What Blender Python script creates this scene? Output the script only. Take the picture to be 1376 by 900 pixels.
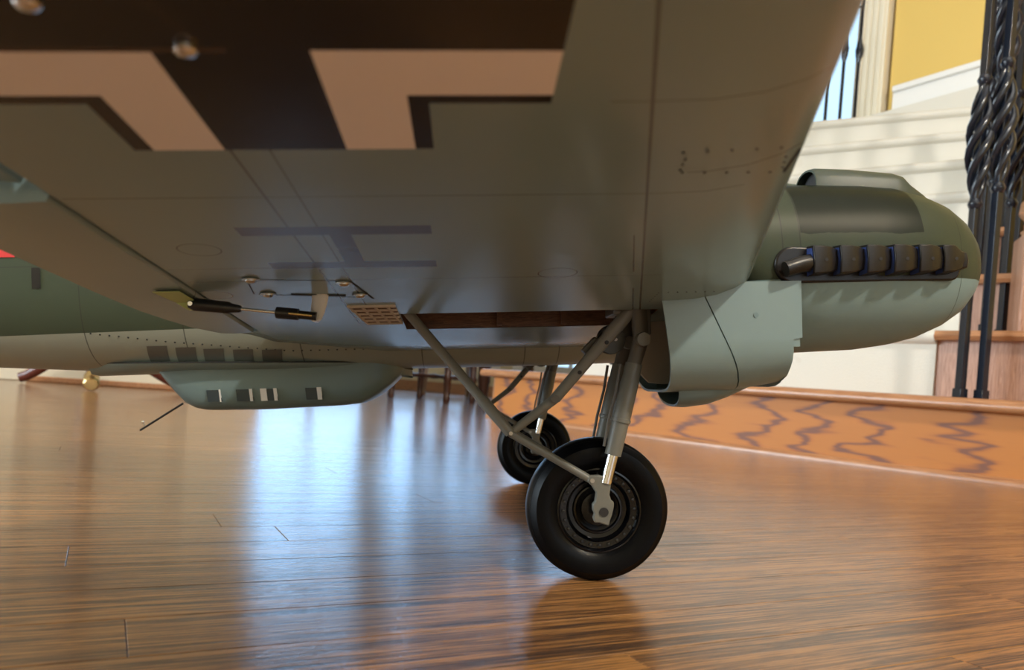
import bpy, bmesh, math, random
from mathutils import Vector, Matrix
random.seed(7)
for o in list(bpy.data.objects): bpy.data.objects.remove(o)
S = bpy.context.scene
COL = S.collection

# ------------------------------------------------------------------ camera, sky, lights, exposure
F_PX, W_PX, H_PX = 1034.0, 1376.0, 900.0
cam_d = bpy.data.cameras.new('camera'); cam = bpy.data.objects.new('camera', cam_d); COL.objects.link(cam)
cam_d.sensor_width = 36.0; cam_d.lens = 36.0 * F_PX / W_PX
cam_d.shift_y = 66.0 / W_PX                       # the frame is the upper part of a taller exposure
cam_d.clip_start = 0.01
cam.matrix_world = (Matrix.Translation((0, 0, 0.14)) @ Matrix.Rotation(math.radians(90), 4, 'X')
                    @ Matrix.Rotation(math.radians(4.6), 4, 'Z'))
cam_d.dof.use_dof = True; cam_d.dof.focus_distance = 0.62; cam_d.dof.aperture_fstop = 11.0
S.camera = cam
wd = bpy.data.worlds.new('World'); S.world = wd; wd.use_nodes = True
bg = wd.node_tree.nodes['Background']
bg.inputs[0].default_value = (0.50, 0.76, 1.0, 1); bg.inputs[1].default_value = 1.6
S.view_settings.view_transform = 'Standard'; S.view_settings.look = 'None'
S.view_settings.gamma = 1; S.view_settings.use_curve_mapping = False
S.view_settings.exposure = -0.08

def area(name, loc, target, sx, sy, power, col, portal=False):
    d = bpy.data.lights.new(name, 'AREA'); d.shape = 'RECTANGLE'; d.size = sx; d.size_y = sy
    d.energy = power; d.color = col
    if portal: d.cycles.is_portal = True
    o = bpy.data.objects.new(name, d); COL.objects.link(o); o.location = loc
    o.rotation_euler = (Vector(target) - Vector(loc)).to_track_quat('-Z', 'Y').to_euler()
    return o
# daylight entering by the tall foyer window behind the photographer, and by the far windows; the left and stair fills are added
area('daylight_foyer', (2.35, -3.3, 1.9), (2.35, 0.6, 1.6), 2.3, 3.3, 30, (0.97, 0.99, 1.0))
area('left_fill', (-4.55, 0.4, 1.2), (-0.9, 0.6, 0.9), 3.4, 2.2, 400, (0.78, 0.91, 1.0))  # added fill lamp outside an unseen side window
area('daylight_far', (-0.75, 7.95, 1.5), (-0.75, 2.0, 1.2), 4.4, 2.8, 160, (0.32, 0.60, 1.0))
area('stair_fill', (1.2, 0.6, 4.85), (1.8, 3.2, 1.0), 2.0, 2.0, 45, (1.0, 0.97, 0.91))  # added fill aimed at the stairs; no fixture hangs here

# ------------------------------------------------------------------ helpers
def tag(o, label=None, cat=None, group=None, kind=None):
    if label: o['label'] = label
    if cat: o['category'] = cat
    if group: o['group'] = group
    if kind: o['kind'] = kind
    return o
def empty(name, loc=(0, 0, 0), rot=(0, 0, 0)):
    o = bpy.data.objects.new(name, None); COL.objects.link(o); o.location = loc; o.rotation_euler = rot
    o.empty_display_size = 0.05
    return o

class MB:
    def __init__(s): s.v = []; s.f = []
    def add(s, vs, fs):
        b = len(s.v); s.v += [tuple(v) for v in vs]; s.f += [tuple(b + i for i in f) for f in fs]; return s
    def box(s, c, d, rot=None):
        R = rot or Matrix.Identity(3); c = Vector(c)
        vs = [c + R @ Vector((x * d[0] / 2, y * d[1] / 2, z * d[2] / 2)) for x in (-1, 1) for y in (-1, 1) for z in (-1, 1)]
        return s.add(vs, [(0, 1, 3, 2), (4, 6, 7, 5), (0, 4, 5, 1), (2, 3, 7, 6), (0, 2, 6, 4), (1, 5, 7, 3)])
    def loft(s, rings, closed=True, c0=True, c1=True):
        n = len(rings[0]); vs = [p for r in rings for p in r]; fs = []
        for i in range(len(rings) - 1):
            for j in range(n if closed else n - 1):
                k = (j + 1) % n; fs.append((i * n + j, i * n + k, (i + 1) * n + k, (i + 1) * n + j))
        if c0: fs.append(tuple(range(n)))
        if c1: fs.append(tuple((len(rings) - 1) * n + j for j in range(n)))
        return s.add(vs, fs)
    def path(s, pts, rads, n=12, flat=None):
        pts = [Vector(p) for p in pts]; rings = []
        for i, p in enumerate(pts):
            t = (pts[min(i + 1, len(pts) - 1)] - pts[max(i - 1, 0)])
            if t.length < 1e-9: t = Vector((0, 0, 1))
            t.normalize()
            a = Vector((0, 1, 0)) if abs(t.y) < .9 else Vector((1, 0, 0))
            u = t.cross(a).normalized(); w = t.cross(u)
            r = rads[i] if isinstance(rads, (list, tuple)) else rads
            fu, fw = flat or (1, 1)
            rings.append([p + u * math.cos(2 * math.pi * k / n) * r * fu + w * math.sin(2 * math.pi * k / n) * r * fw for k in range(n)])
        return s.loft(rings)
    def lathe(s, prof, c, axis='y', n=32, caps=True):      # prof: list of (radius, height along axis)
        rings = []
        for r, h in prof:
            ring = []
            for k in range(n):
                a = 2 * math.pi * k / n; x, y = r * math.cos(a), r * math.sin(a)
                p = {'y': (x, h, y), 'z': (x, y, h), 'x': (h, x, y)}[axis]
                ring.append((c[0] + p[0], c[1] + p[1], c[2] + p[2]))
            rings.append(ring)
        return s.loft(rings, True, caps, caps)
    def prism(s, poly, a, b, f):                # poly in 2D, swept from a to b; f(p2, t) -> 3D
        n = len(poly)
        return s.add([f(p, a) for p in poly] + [f(p, b) for p in poly],
                     [tuple(range(n)), tuple(range(n, 2 * n))] + [(i, (i + 1) % n, n + (i + 1) % n, n + i) for i in range(n)])
    def build(s, name, mat, parent=None, smooth=None, bevel=0, seg=2, loc=None):
        me = bpy.data.meshes.new(name); me.from_pydata(s.v, [], s.f)
        bm = bmesh.new(); bm.from_mesh(me); bmesh.ops.recalc_face_normals(bm, faces=bm.faces); bm.to_mesh(me); bm.free()
        if smooth:
            me.polygons.foreach_set('use_smooth', [True] * len(me.polygons)); me.set_sharp_from_angle(angle=math.radians(smooth))
        for m in (mat if isinstance(mat, list) else [mat]): me.materials.append(m)
        o = bpy.data.objects.new(name, me); COL.objects.link(o)
        if parent: o.parent = parent
        if loc: o.location = loc
        if bevel:
            m = o.modifiers.new('bevel', 'BEVEL'); m.width = bevel; m.segments = seg; m.limit_method = 'ANGLE'; m.angle_limit = math.radians(40)
            if not smooth:
                me.polygons.foreach_set('use_smooth', [True] * len(me.polygons)); me.set_sharp_from_angle(angle=math.radians(70))
        return o

# ------------------------------------------------------------------ materials
def mat(name, col, rough=.5, metal=0, coat=0, coat_r=.1, spec=.5, trans=0, emit=None, sheen=0):
    m = bpy.data.materials.new(name); m.use_nodes = True; b = m.node_tree.nodes['Principled BSDF']
    b.inputs['Base Color'].default_value = (*col, 1); b.inputs['Roughness'].default_value = rough
    b.inputs['Metallic'].default_value = metal; b.inputs['Coat Weight'].default_value = coat
    b.inputs['Coat Roughness'].default_value = coat_r; b.inputs['Specular IOR Level'].default_value = spec
    b.inputs['Transmission Weight'].default_value = trans
    return m
class NG:                                        # small node-graph writer
    def __init__(s, m): s.t = m.node_tree; s.n = s.t.nodes; s.l = s.t.links; s.b = s.n['Principled BSDF']
    def new(s, ty, **kw):
        n = s.n.new(ty)
        for k, v in kw.items(): setattr(n, k, v)
        return n
    def _in(s, sock, v):
        if isinstance(v, (int, float)): sock.default_value = v
        elif isinstance(v, (tuple, list)): sock.default_value = v if len(v) == len(sock.default_value) else (*v, 1)
        else: s.l.new(v, sock)
    def m(s, op, a, b=None, c=None):
        n = s.new('ShaderNodeMath', operation=op); s._in(n.inputs[0], a)
        if b is not None: s._in(n.inputs[1], b)
        if c is not None: s._in(n.inputs[2], c)
        return n.outputs[0]
    def mix(s, f, a, b):
        n = s.new('ShaderNodeMix', data_type='RGBA'); s._in(n.inputs[0], f); s._in(n.inputs[6], a); s._in(n.inputs[7], b); return n.outputs[2]
    def xyz(s, kind='Object'):
        t = s.new('ShaderNodeTexCoord'); q = s.new('ShaderNodeSeparateXYZ'); s.l.new(t.outputs[kind], q.inputs[0]); return q.outputs
    def noise(s, vec, scale, detail=3, rough=.5, dist=0):
        n = s.new('ShaderNodeTexNoise'); s.l.new(vec, n.inputs['Vector']); n.inputs['Scale'].default_value = scale
        n.inputs['Detail'].default_value = detail; n.inputs['Roughness'].default_value = rough; n.inputs['Distortion'].default_value = dist
        return n.outputs['Fac']
    def ramp(s, f, stops):
        n = s.new('ShaderNodeValToRGB'); s.l.new(f, n.inputs[0]); e = n.color_ramp.elements
        while len(e) < len(stops): e.new(.5)
        for i, (p, c) in enumerate(stops): e[i].position = p; e[i].color = (*c, 1)
        return n.outputs[0]
    def mapv(s, vec, scale=(1, 1, 1), rot=(0, 0, 0), loc=(0, 0, 0)):
        n = s.new('ShaderNodeMapping'); s.l.new(vec, n.inputs[0]); n.inputs['Scale'].default_value = scale
        n.inputs['Rotation'].default_value = rot; n.inputs['Location'].default_value = loc; return n.outputs[0]
    def rect(s, x, y, x0, x1, y0, y1):
        a = s.m('SUBTRACT', s.m('ABSOLUTE', s.m('SUBTRACT', x, (x0 + x1) / 2)), abs(x1 - x0) / 2)
        b = s.m('SUBTRACT', s.m('ABSOLUTE', s.m('SUBTRACT', y, (y0 + y1) / 2)), abs(y1 - y0) / 2)
        return s.m('LESS_THAN', s.m('MAXIMUM', a, b), 0)
    def seg(s, x, y, k, x0, y0, ya, yb, w):      # thin line x = x0 + k (y - y0), for y in ya..yb
        d = s.m('ABSOLUTE', s.m('SUBTRACT', x, s.m('MULTIPLY_ADD', y, k, x0 - k * y0)))
        d2 = s.m('SUBTRACT', s.m('ABSOLUTE', s.m('SUBTRACT', y, (ya + yb) / 2)), abs(yb - ya) / 2)
        return s.m('LESS_THAN', s.m('MAXIMUM', s.m('SUBTRACT', d, w / 2), d2), 0)
    def ring(s, x, y, cx, cy, r, w):
        d = s.m('SQRT', s.m('ADD', s.m('POWER', s.m('SUBTRACT', x, cx), 2), s.m('POWER', s.m('SUBTRACT', y, cy), 2)))
        return s.m('LESS_THAN', s.m('ABSOLUTE', s.m('SUBTRACT', d, r)), w / 2)
    def mx(s, *a):
        r = a[0]
        for q in a[1:]: r = s.m('MAXIMUM', r, q)
        return r
    def bump(s, h, strength=.2, dist=.001, sock='Normal'):
        n = s.new('ShaderNodeBump'); n.inputs['Strength'].default_value = strength; n.inputs['Distance'].default_value = dist
        s.l.new(h, n.inputs['Height']); s.l.new(n.outputs[0], s.b.inputs[sock]); return n

BLUE = (0.205, 0.282, 0.275)      # pale blue-green underside paint
GREEN = (0.046, 0.056, 0.036)     # olive upper paint
DGREEN = (0.010, 0.014, 0.009)    # dark camouflage green
BLACK = (0.009, 0.009, 0.010); CREAMW = (0.80, 0.74, 0.68); LINE = (0.07, 0.075, 0.07); HGREY = (0.085, 0.092, 0.105)

def wing_paint(name, marks):
    m = mat(name, BLUE, .3, spec=.52); g = NG(m)
    x, yy, z = g.xyz()
    L = g.m('MULTIPLY', yy, -1)
    col = BLUE
    nn = g.new('ShaderNodeTexCoord'); q = g.new('ShaderNodeSeparateXYZ'); g.l.new(nn.outputs['Normal'], q.inputs[0])
    pos = g.new('ShaderNodeTexCoord').outputs['Object']
    mott = g.noise(pos, 9, 3)
    c = g.mix(g.m('MULTIPLY', mott, .35), BLUE, (0.175, 0.240, 0.235))
    if marks:
        c0, l0 = -.154, .657
        def cross(h, w, l): return g.mx(g.rect(x, L, c0 - h, c0 + h, l0 - w, l0 + w), g.rect(x, L, c0 - w, c0 + w, l0 - h, l0 + h))
        lines = g.mx(g.seg(x, L, 0, -.1725, .5, .26, 1.0, .0010), g.seg(x, L, 0, -.1595, .5, .26, .575, .0007),
                     g.seg(x, L, -.214, .029, .295, .29, 1.0, .0012), g.seg(x, L, -.214, .024, .295, .29, .36, .0008), g.seg(x, L, -.214, .024, .295, .40, .47, .0008),
                     g.rect(x, L, -.01, .12, .5465, .5473), g.rect(x, L, -.05, .12, .604, .6046), g.rect(x, L, -.25, .02, .5255, .5262),
                     g.rect(x, L, -.25, .02, .392, .3925), g.rect(x, L, -.25, -.15, .4195, .42),
                     g.ring(x, L, -.042, .40, .011, .0006), g.ring(x, L, -.222, .455, .010, .0006), g.ring(x, L, -.246, .36, .011, .0006))
        c = g.mix(g.m('MULTIPLY', lines, .8), c, LINE)
        h = g.mx(g.rect(x, L, -.196, -.1095, .476, .4885), g.rect(x, L, -.196, -.1095, .418, .4305), g.rect(x, L, -.1565, -.1465, .43, .477))
        c = g.mix(h, c, HGREY)
        c = g.mix(g.m('MULTIPLY', g.rect(x, L, -.24, .0, .30, .31), 0), c, HGREY)
        # balkenkreuz: dark hairline edge, pale angles, black beams
        c = g.mix(g.mx(g.rect(x, L, c0 - .086, c0 + .086, l0 - .0535, l0 + .0535), g.rect(x, L, c0 - .0495, c0 + .0495, l0 - .086, l0 + .086)), c, BLACK)
        c = g.mix(g.mx(g.rect(x, L, c0 - .0861, c0 + .0861, l0 - .0485, l0 + .0485), g.rect(x, L, c0 - .0433, c0 + .0433, l0 - .0861, l0 + .0861)), c, CREAMW)
        c = g.mix(g.mx(g.rect(x, L, c0 - .0862, c0 + .0862, l0 - .0245, l0 + .0245), g.rect(x, L, c0 - .0202, c0 + .0202, l0 - .0862, l0 + .0862)), c, BLACK)
        c = g.mix(g.seg(x, L, -.35, -.16, .633, .628, .75, .0013), c, (.03, .02, .015))
        c = g.mix(g.rect(x, L, -.26, -.155, .6315, .6335), c, (.06, .035, .022))
    c = g.mix(g.m('GREATER_THAN', q.outputs[2], .35), c, GREEN)
    g.l.new(c, g.b.inputs['Base Color'])
    g.bump(g.noise(pos, 14, 2), .12, .004)
    g.l.new(g.m('MULTIPLY_ADD', mott, .12, .155), g.b.inputs['Roughness'])
    return m
def nacelle_paint():
    m = mat('nacelle_paint', BLUE, .42, spec=.10); g = NG(m); x, yy, z = g.xyz()
    up = g.m('GREATER_THAN', z, .2150)
    pos = g.new('ShaderNodeTexCoord').outputs['Object']
    c = g.mix(up, BLUE, GREEN)
    edge = g.m('MULTIPLY_ADD', g.noise(pos, 60, 2), .006, .2435)
    patch = g.m('MULTIPLY', g.rect(x, z, .1375, .2275, .2, .4), g.m('GREATER_THAN', z, edge))
    c = g.mix(patch, c, DGREEN)
    ln = g.mx(g.rect(x, z, .1365, .1373, .215, .4), g.rect(x, z, .124, .1247, .215, .4), g.rect(x, z, .2585, .2591, 0, .4))
    c = g.mix(g.m('MULTIPLY', ln, .75), c, (.02, .022, .02))
    g.l.new(c, g.b.inputs['Base Color']); return m
def fuselage_paint():
    m = mat('fuselage_paint', BLUE, .38); g = NG(m); x, yy, z = g.xyz()
    up = g.m('GREATER_THAN', z, g.m('MULTIPLY_ADD', x, .018, .2135))
    c = g.mix(up, (0.30, 0.33, 0.28), (0.046, 0.068, 0.044))
    ln = g.mx(*[g.rect(x, z, a, a + .0011, .0, .35) for a in (-.4605, -.3665, -.2575, -.139, -.035, .0)], g.rect(x, z, -.9, -.502, .2678, .2686))
    c = g.mix(g.m('MULTIPLY', ln, .75), c, (.03, .035, .03))
    g.l.new(c, g.b.inputs['Base Color']); return m
def wood_grain(name, cols, scale, rough=.35, stretch=(1, 12, 12), kind='Object', dist=3.0, coat=0., bump=.1):
    m = mat(name, cols[1], rough, coat=coat, coat_r=.15); g = NG(m); t = g.new('ShaderNodeTexCoord').outputs[kind]
    v = g.mapv(t, stretch)
    n = g.noise(v, scale, 5, .6, dist)
    g.l.new(g.ramp(n, [(.30, cols[0]), (.5, cols[1]), (.7, cols[2])]), g.b.inputs['Base Color'])
    if bump: g.bump(n, bump, .001)
    return m
PLANK_ROT = math.radians(28)
def floor_mat():
    m = mat('oak_floor', (.2, .09, .035), .55, coat=.85, coat_r=.06); g = NG(m)
    geo = g.new('ShaderNodeNewGeometry'); oi = g.new('ShaderNodeObjectInfo')
    rnd = g.m('FRACT', g.m('ADD', oi.outputs['Random'], geo.outputs['Random Per Island']))
    v = g.mapv(geo.outputs['Position'], (1, 1, 1), (0, 0, -PLANK_ROT))
    cmb = g.new('ShaderNodeCombineXYZ'); g.l.new(g.m('MULTIPLY', rnd, 37.0), cmb.inputs[0]); g.l.new(g.m('MULTIPLY', rnd, 11.0), cmb.inputs[2])
    va = g.new('ShaderNodeVectorMath', operation='ADD'); g.l.new(v, va.inputs[0]); g.l.new(cmb.outputs[0], va.inputs[1])
    v = va.outputs[0]
    fine = g.noise(g.mapv(v, (13, 470, 1)), 1.0, 5, .75, .3)
    mid = g.noise(g.mapv(v, (2.6, 120, 1)), 1.0, 3, .6, .8)
    s = g.m('ADD', g.m('MULTIPLY', fine, .65), g.m('MULTIPLY', mid, .35))
    c = g.ramp(s, [(.41, (.020, .007, .002)), (.475, (.135, .052, .011)), (.56, (.43, .185, .046))])
    c = g.mix(g.m('MULTIPLY', rnd, .30), c, (.105, .040, .009))
    g.l.new(c, g.b.inputs['Base Color'])
    h = g.m('ADD', g.m('MULTIPLY', fine, 1.0), g.m('MULTIPLY', mid, .6))
    bn = g.bump(h, .30, .0008); g.l.new(bn.outputs[0], g.b.inputs['Coat Normal'])
    return m
def riser_mat():
    m = mat('riser_oak', (.45, .2, .08), .5, coat=.0, spec=.3); g = NG(m); t = g.new('ShaderNodeTexCoord').outputs['Object']
    v = g.mapv(t, (1, 1, 1))
    big = g.noise(g.mapv(t, (2.2, 1, 13)), 1.0, 2, .5, .0)
    zig = g.noise(g.mapv(t, (5, 1, 42)), 1.0, 2, .5, .0)
    sx = g.new('ShaderNodeSeparateXYZ'); g.l.new(t, sx.inputs[0])
    ph = g.m('ADD', g.m('ADD', g.m('MULTIPLY', sx.outputs[0], 34.0), g.m('MULTIPLY', big, 17.0)), g.m('MULTIPLY', zig, 6.0))
    w = g.m('POWER', g.m('MULTIPLY_ADD', g.m('SINE', ph), .5, .5), 5.0)
    fine = g.noise(g.mapv(t, (14, 1, 300)), 1, 3)
    w2 = g.m('ADD', g.m('MULTIPLY', w, .8), g.m('MULTIPLY', fine, .22))
    g.l.new(g.ramp(w2, [(.10, (.50, .190, .046)), (.45, (.42, .150, .045)), (.85, (.21, .092, .060))]), g.b.inputs['Base Color'])
    return m

M = {}
M['wing'] = wing_paint('wing_paint', True); M['wing_p'] = wing_paint('wing_paint_plain', False)
M['nac'] = nacelle_paint(); M['fus'] = fuselage_paint()
M['blue'] = mat('underside_paint', BLUE, .36)
M['blue2'] = mat('gondola_paint', (.155, .225, .228), .36)
M['green'] = mat('olive_paint', (.05, .062, .045), .44, spec=.3)
M['bay'] = wood_grain('bay_plywood', [(.05, .022, .012), (.11, .05, .026), (.17, .085, .045)], 6, .6, (8, 20, 60))
M['grey'] = mat('strut_paint', (.150, .145, .118), .42)
M['greyd'] = mat('strut_dark', (.10, .09, .072), .45)
M['inner_plate'] = mat('floor_bounce_tan', (.34, .29, .22), .5)  # tan imitates floor bounce on the fairing's inner wall
M['chrome'] = mat('chrome', (.75, .75, .75), .12, 1)
M['steel'] = mat('dull_steel', (.42, .40, .37), .35, 1)
M['brassm'] = mat('brass', (.72, .55, .25), .25, 1)
M['rubber'] = mat('tyre_rubber', (.0022, .0022, .0026), .36, spec=.1)
M['rim'] = mat('rim_black', (.003, .003, .0035), .2, spec=.35)
M['boltm'] = mat('dark_bolt', (.03, .03, .03), .25, .6)
M['exh'] = mat('exhaust_metal', (.014, .011, .009), .36, .1, spec=.34)
M['exh_reflect'] = mat('exhaust_blue_reflection', (.05, .08, .24), .22, .2)  # blue reflection on the stack openings, put into the colour
M['black'] = mat('black_plastic', (.012, .012, .013), .35)
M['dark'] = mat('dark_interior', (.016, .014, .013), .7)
M['slot'] = mat('slot_dark', (.02, .022, .022), .7)
M['lime'] = mat('lime_fibreglass', (.42, .50, .18), .5)
M['nylon'] = mat('clear_nylon', (.72, .72, .68), .35, trans=.2)
M['white'] = mat('white_paint', (.72, .71, .68), .5)
M['gpatch'] = mat('grey_window_panel', (.125, .125, .108), .5)
M['gl'] = mat('gondola_pane', (.03, .05, .06), .12)
M['red'] = mat('red_letter', (.75, .055, .06), .4)
M['ply'] = mat('pale_plywood', (.50, .43, .34), .6)
M['floor'] = floor_mat(); M['riser'] = riser_mat()
M['oak'] = wood_grain('oak_trim', [(.24, .10, .045), (.42, .19, .085), (.52, .26, .12)], 3, .35, (2, 40, 40), coat=.3)
M['oakv'] = wood_grain('oak_panel', [(.24, .11, .06), (.40, .20, .12), (.52, .29, .19)], 3, .45, (60, 60, 2.5))
M['walnut'] = wood_grain('dark_wood', [(.03, .012, .008), (.075, .028, .018), (.12, .05, .03)], 4, .3, (40, 40, 4))
M['mahog'] = wood_grain('mahogany', [(.05, .010, .006), (.10, .022, .014), (.16, .04, .025)], 4, .3, (40, 40, 4))
M['tan'] = wood_grain('tan_wood', [(.20, .11, .06), (.30, .18, .10), (.38, .24, .14)], 4, .4, (40, 40, 4))
M['iron'] = mat('wrought_iron', (.009, .012, .020), .22, 0, spec=.5)
M['cream'] = mat('cream_wall', (.66, .56, .36), .7)
M['creamt'] = mat('cream_trim', (.78, .70, .54), .5)
M['whitet'] = mat('white_trim', (.80, .78, .74), .45)
M['yellow'] = mat('yellow_wall', (.69, .47, .125), .75)
M['ceil'] = mat('ceiling_white', (.8, .78, .72), .8)
M['glass'] = mat('window_glass', (1, 1, 1), .0, trans=1); M['glass'].node_tree.nodes['Principled BSDF'].inputs['IOR'].default_value = 1.02
M['shade'] = mat('lamp_shade', (.75, .68, .52), .8)
def carpet_mat():
    m = mat('cream_carpet', (.78, .70, .56), .9); g = NG(m); t = g.new('ShaderNodeTexCoord').outputs['Object']
    n = g.noise(t, 260, 3); sp = g.noise(g.mapv(t, (1, 1, 1), (.4, .3, .5)), 9, 1)
    mk = g.m('GREATER_THAN', sp, .70)
    c = g.mix(g.m('MULTIPLY', n, .35), (.70, .66, .575), (.57, .53, .455))
    c = g.mix(g.m('MULTIPLY', mk, .35), c, (.62, .56, .46))
    g.l.new(c, g.b.inputs['Base Color']); g.bump(n, .4, .003); return m
M['carpet'] = carpet_mat()

# ------------------------------------------------------------------ the setting
X0, X1, Y0, Y1, ZC = -4.2, 4.6, -3.0, 7.6, 5.0
floor = tag(MB().box(((X0 + X1) / 2, (Y0 + Y1) / 2, -.055), (X1 - X0 + .4, Y1 - Y0 + .4, .10)).build('floor', M['slot']), kind='structure')
# planks: strips running at 28 degrees, each its own piece near the camera, joined beyond
PW, GAP = .0585, .0003
ca, sa = math.cos(PLANK_ROT), math.sin(PLANK_ROT)
plank_mesh = {}
near_planks = []; far_mb = MB()
def in_room(x, y, m=0.0): return X0 - m < x < X1 + m and Y0 - m < y < Y1 + m
for i in range(-130, 160):
    b = i * PW + .012
    a = -9 + random.random()
    while a < 10:
        ln = random.choice((.55, .75, .95, 1.2, 1.45))
        cx_, cy_ = (a + ln / 2) * ca - b * sa, (a + ln / 2) * sa + b * ca
        a += ln
        if not in_room(cx_, cy_, .3): continue
        d = math.hypot(cx_ - .0, (cy_ - .95) * 1.25)
        view = cy_ > -.1 and abs(cx_) < .72 * max(cy_, 0) + .75
        near_planks.append((d if view else 50 + d, cx_, cy_, ln))
near_planks.sort()
def plank_geo(mb, cx_, cy_, ln, R):
    l2, w2, h, c = ln / 2 - GAP / 2, PW / 2 - GAP / 2, .005, .0004
    vs = []
    for (ex, z) in ((0, -h), (0, -c), (c, 0)):
        for sx, sy in ((-1, -1), (1, -1), (1, 1), (-1, 1)):
            x, y = sx * (l2 - ex), sy * (w2 - ex)
            vs.append((cx_ + x * R[0] - y * R[1], cy_ + x * R[1] + y * R[0], z))
    fs = [(8, 9, 10, 11)]
    for k in (0, 4):
        for j in range(4): fs.append((k + j, k + (j + 1) % 4, k + 4 + (j + 1) % 4, k + 4 + j))
    mb.add(vs, fs)
for n, (d, cx_, cy_, ln) in enumerate(near_planks):
    if n < 290:
        if ln not in plank_mesh:
            mb = MB(); plank_geo(mb, 0, 0, ln, (1, 0)); o = mb.build('plank', M['floor'], floor); plank_mesh[ln] = o.data
        else:
            o = bpy.data.objects.new('plank', plank_mesh[ln]); COL.objects.link(o); o.parent = floor
        o.location = (cx_, cy_, 0); o.rotation_euler = (0, 0, PLANK_ROT)
    else:
        plank_geo(far_mb, cx_, cy_, ln, (ca, sa))
tag(far_mb.build('far_planks', M['floor'], floor), kind='stuff')

def wall(name, segs, m, kind='structure'):
    mb = MB()
    for c, d in segs: mb.box(c, d)
    return tag(mb.build(name, m), kind=kind)
wall('ceiling', [(((X0 + X1) / 2, (Y0 + Y1) / 2, ZC + .05), (X1 - X0 + .4, Y1 - Y0 + .4, .1))], M['ceil'])
def window_unit(n, c, w, h, along='x', cols=2, rows=3, fm='whitet'):
    """frame with mullions and glass, centred at c in a wall running along x or y"""
    R = Matrix.Identity(3) if along == 'x' else Matrix.Rotation(math.radians(90), 3, 'Z')
    fr = MB(); c = Vector(c); t = .07
    for sx in (-1, 1): fr.box(c + R @ Vector((sx * (w / 2 - t / 2), 0, 0)), (t, .09, h), R)
    for sz in (-1, 1): fr.box(c + R @ Vector((0, 0, sz * (h / 2 - t / 2))), (w - 2 * t, .09, t), R)
    root = tag(fr.build('window_%d' % n, M[fm], bevel=.004), kind='structure')
    for k in range(1, cols): MB().box(c + R @ Vector((-w / 2 + w * k / cols, 0, 0)), (.04, .05, h - 2 * t), R).build('mullion', M[fm], root)
    for k in range(1, rows): MB().box(c + R @ Vector((0, 0, -h / 2 + h * k / rows)), (w - 2 * t, .035, .028), R).build('glazing_bar', M[fm], root)
    pw, ph = (w - 2 * t) / cols, (h - 2 * t) / rows
    return root
# far wall with tall windows
FW = [(-2.55, -1.40, .28, 2.6), (-1.28, -.13, .28, 2.6), (-.01, 1.14, .28, 2.6), (2.2, 3.9, 1.75, 4.75)]
segs = []; xs = [X0 - .1] + [v for p in FW for v in p[:2]] + [X1 + .1]
for k in range(0, len(xs), 2): segs.append((((xs[k] + xs[k + 1]) / 2, Y1 + .1, ZC / 2), (xs[k + 1] - xs[k], .2, ZC)))
for a, b, z0, z1 in FW: segs += [(((a + b) / 2, Y1 + .1, z0 / 2), (b - a, .2, z0)), (((a + b) / 2, Y1 + .1, (z1 + ZC) / 2), (b - a, .2, ZC - z1))]
wall('wall_far', segs, M['cream'])
for k, (a, b, z0, z1) in enumerate(FW[:3]): window_unit(k + 1, ((a + b) / 2, Y1 + .05, (z0 + z1) / 2), b - a, z1 - z0)
window_unit(5, (3.05, Y1 + .05, 3.25), 1.7, 3.0, cols=1, rows=1)
tag(MB().box(((X0 + X1) / 2, Y1 - .012, .05), (X1 - X0, .024, .10)).build('baseboard_far', M['oak'], bevel=.004), kind='structure')
# left wall stub that runs along the boards and ends behind the gondola
wl_a, wl_b = Vector((-4.3, 1.92, 0)), Vector((-1.13, 3.42, 0))
wd_ = (wl_b - wl_a).normalized(); wn = Vector((-wd_.y, wd_.x, 0)); Rl = Matrix.Rotation(math.atan2(wd_.y, wd_.x), 3, 'Z')
mid = (wl_a + wl_b) / 2; ll = (wl_b - wl_a).length
tag(MB().box(mid + wn * .08 + Vector((0, 0, ZC / 2)), (ll, .16, ZC), Rl).build('wall_left', M['cream']), kind='structure')
tag(MB().box(mid - wn * .008 + Vector((0, 0, .075)), (ll + .02, .016, .15), Rl).build('baseboard_left', M['creamt'], bevel=.003), kind='structure')
tag(MB().box(wl_b - wd_ * .42 - wn * .026 + Vector((0, 0, .011)), (.9, .02, .022), Rl).build('trim_1', M['oak'], bevel=.004), kind='structure')
LW = (-1.2, 2.0, .12, 2.2)
wall('wall_side', [((X0 - .1, (Y0 + LW[0]) / 2, ZC / 2), (.2, LW[0] - Y0 + .2, ZC)), ((X0 - .1, (LW[1] + Y1) / 2, ZC / 2), (.2, Y1 - LW[1] + .2, ZC)),
                   ((X0 - .1, .4, LW[2] / 2), (.2, 3.2, LW[2])), ((X0 - .1, .4, (LW[3] + ZC) / 2), (.2, 3.2, ZC - LW[3]))], M['cream'])
window_unit(6, (X0 - .05, .4, 1.16), 3.2, 2.08, 'y', 4, 3)  # unseen window, added as an opening for the left fill
# wall behind the photographer with the tall foyer window
BW = (1.3, 3.4, .3, 3.4)
wall('wall_back', [(((X0 + BW[0]) / 2, Y0 - .1, ZC / 2), (BW[0] - X0, .2, ZC)), (((BW[1] + X1) / 2, Y0 - .1, ZC / 2), (X1 - BW[1], .2, ZC)),
                   ((2.35, Y0 - .1, BW[2] / 2), (2.1, .2, BW[2])), ((2.35, Y0 - .1, (BW[3] + ZC) / 2), (2.1, .2, ZC - BW[3]))], M['cream'])
window_unit(4, (2.35, Y0 - .05, 1.85), 2.1, 3.1, cols=3, rows=4)
wall('wall_right', [((X1 + .1, (Y0 + Y1) / 2, ZC / 2), (.2, Y1 - Y0 + .2, ZC))], M['yellow'])

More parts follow.
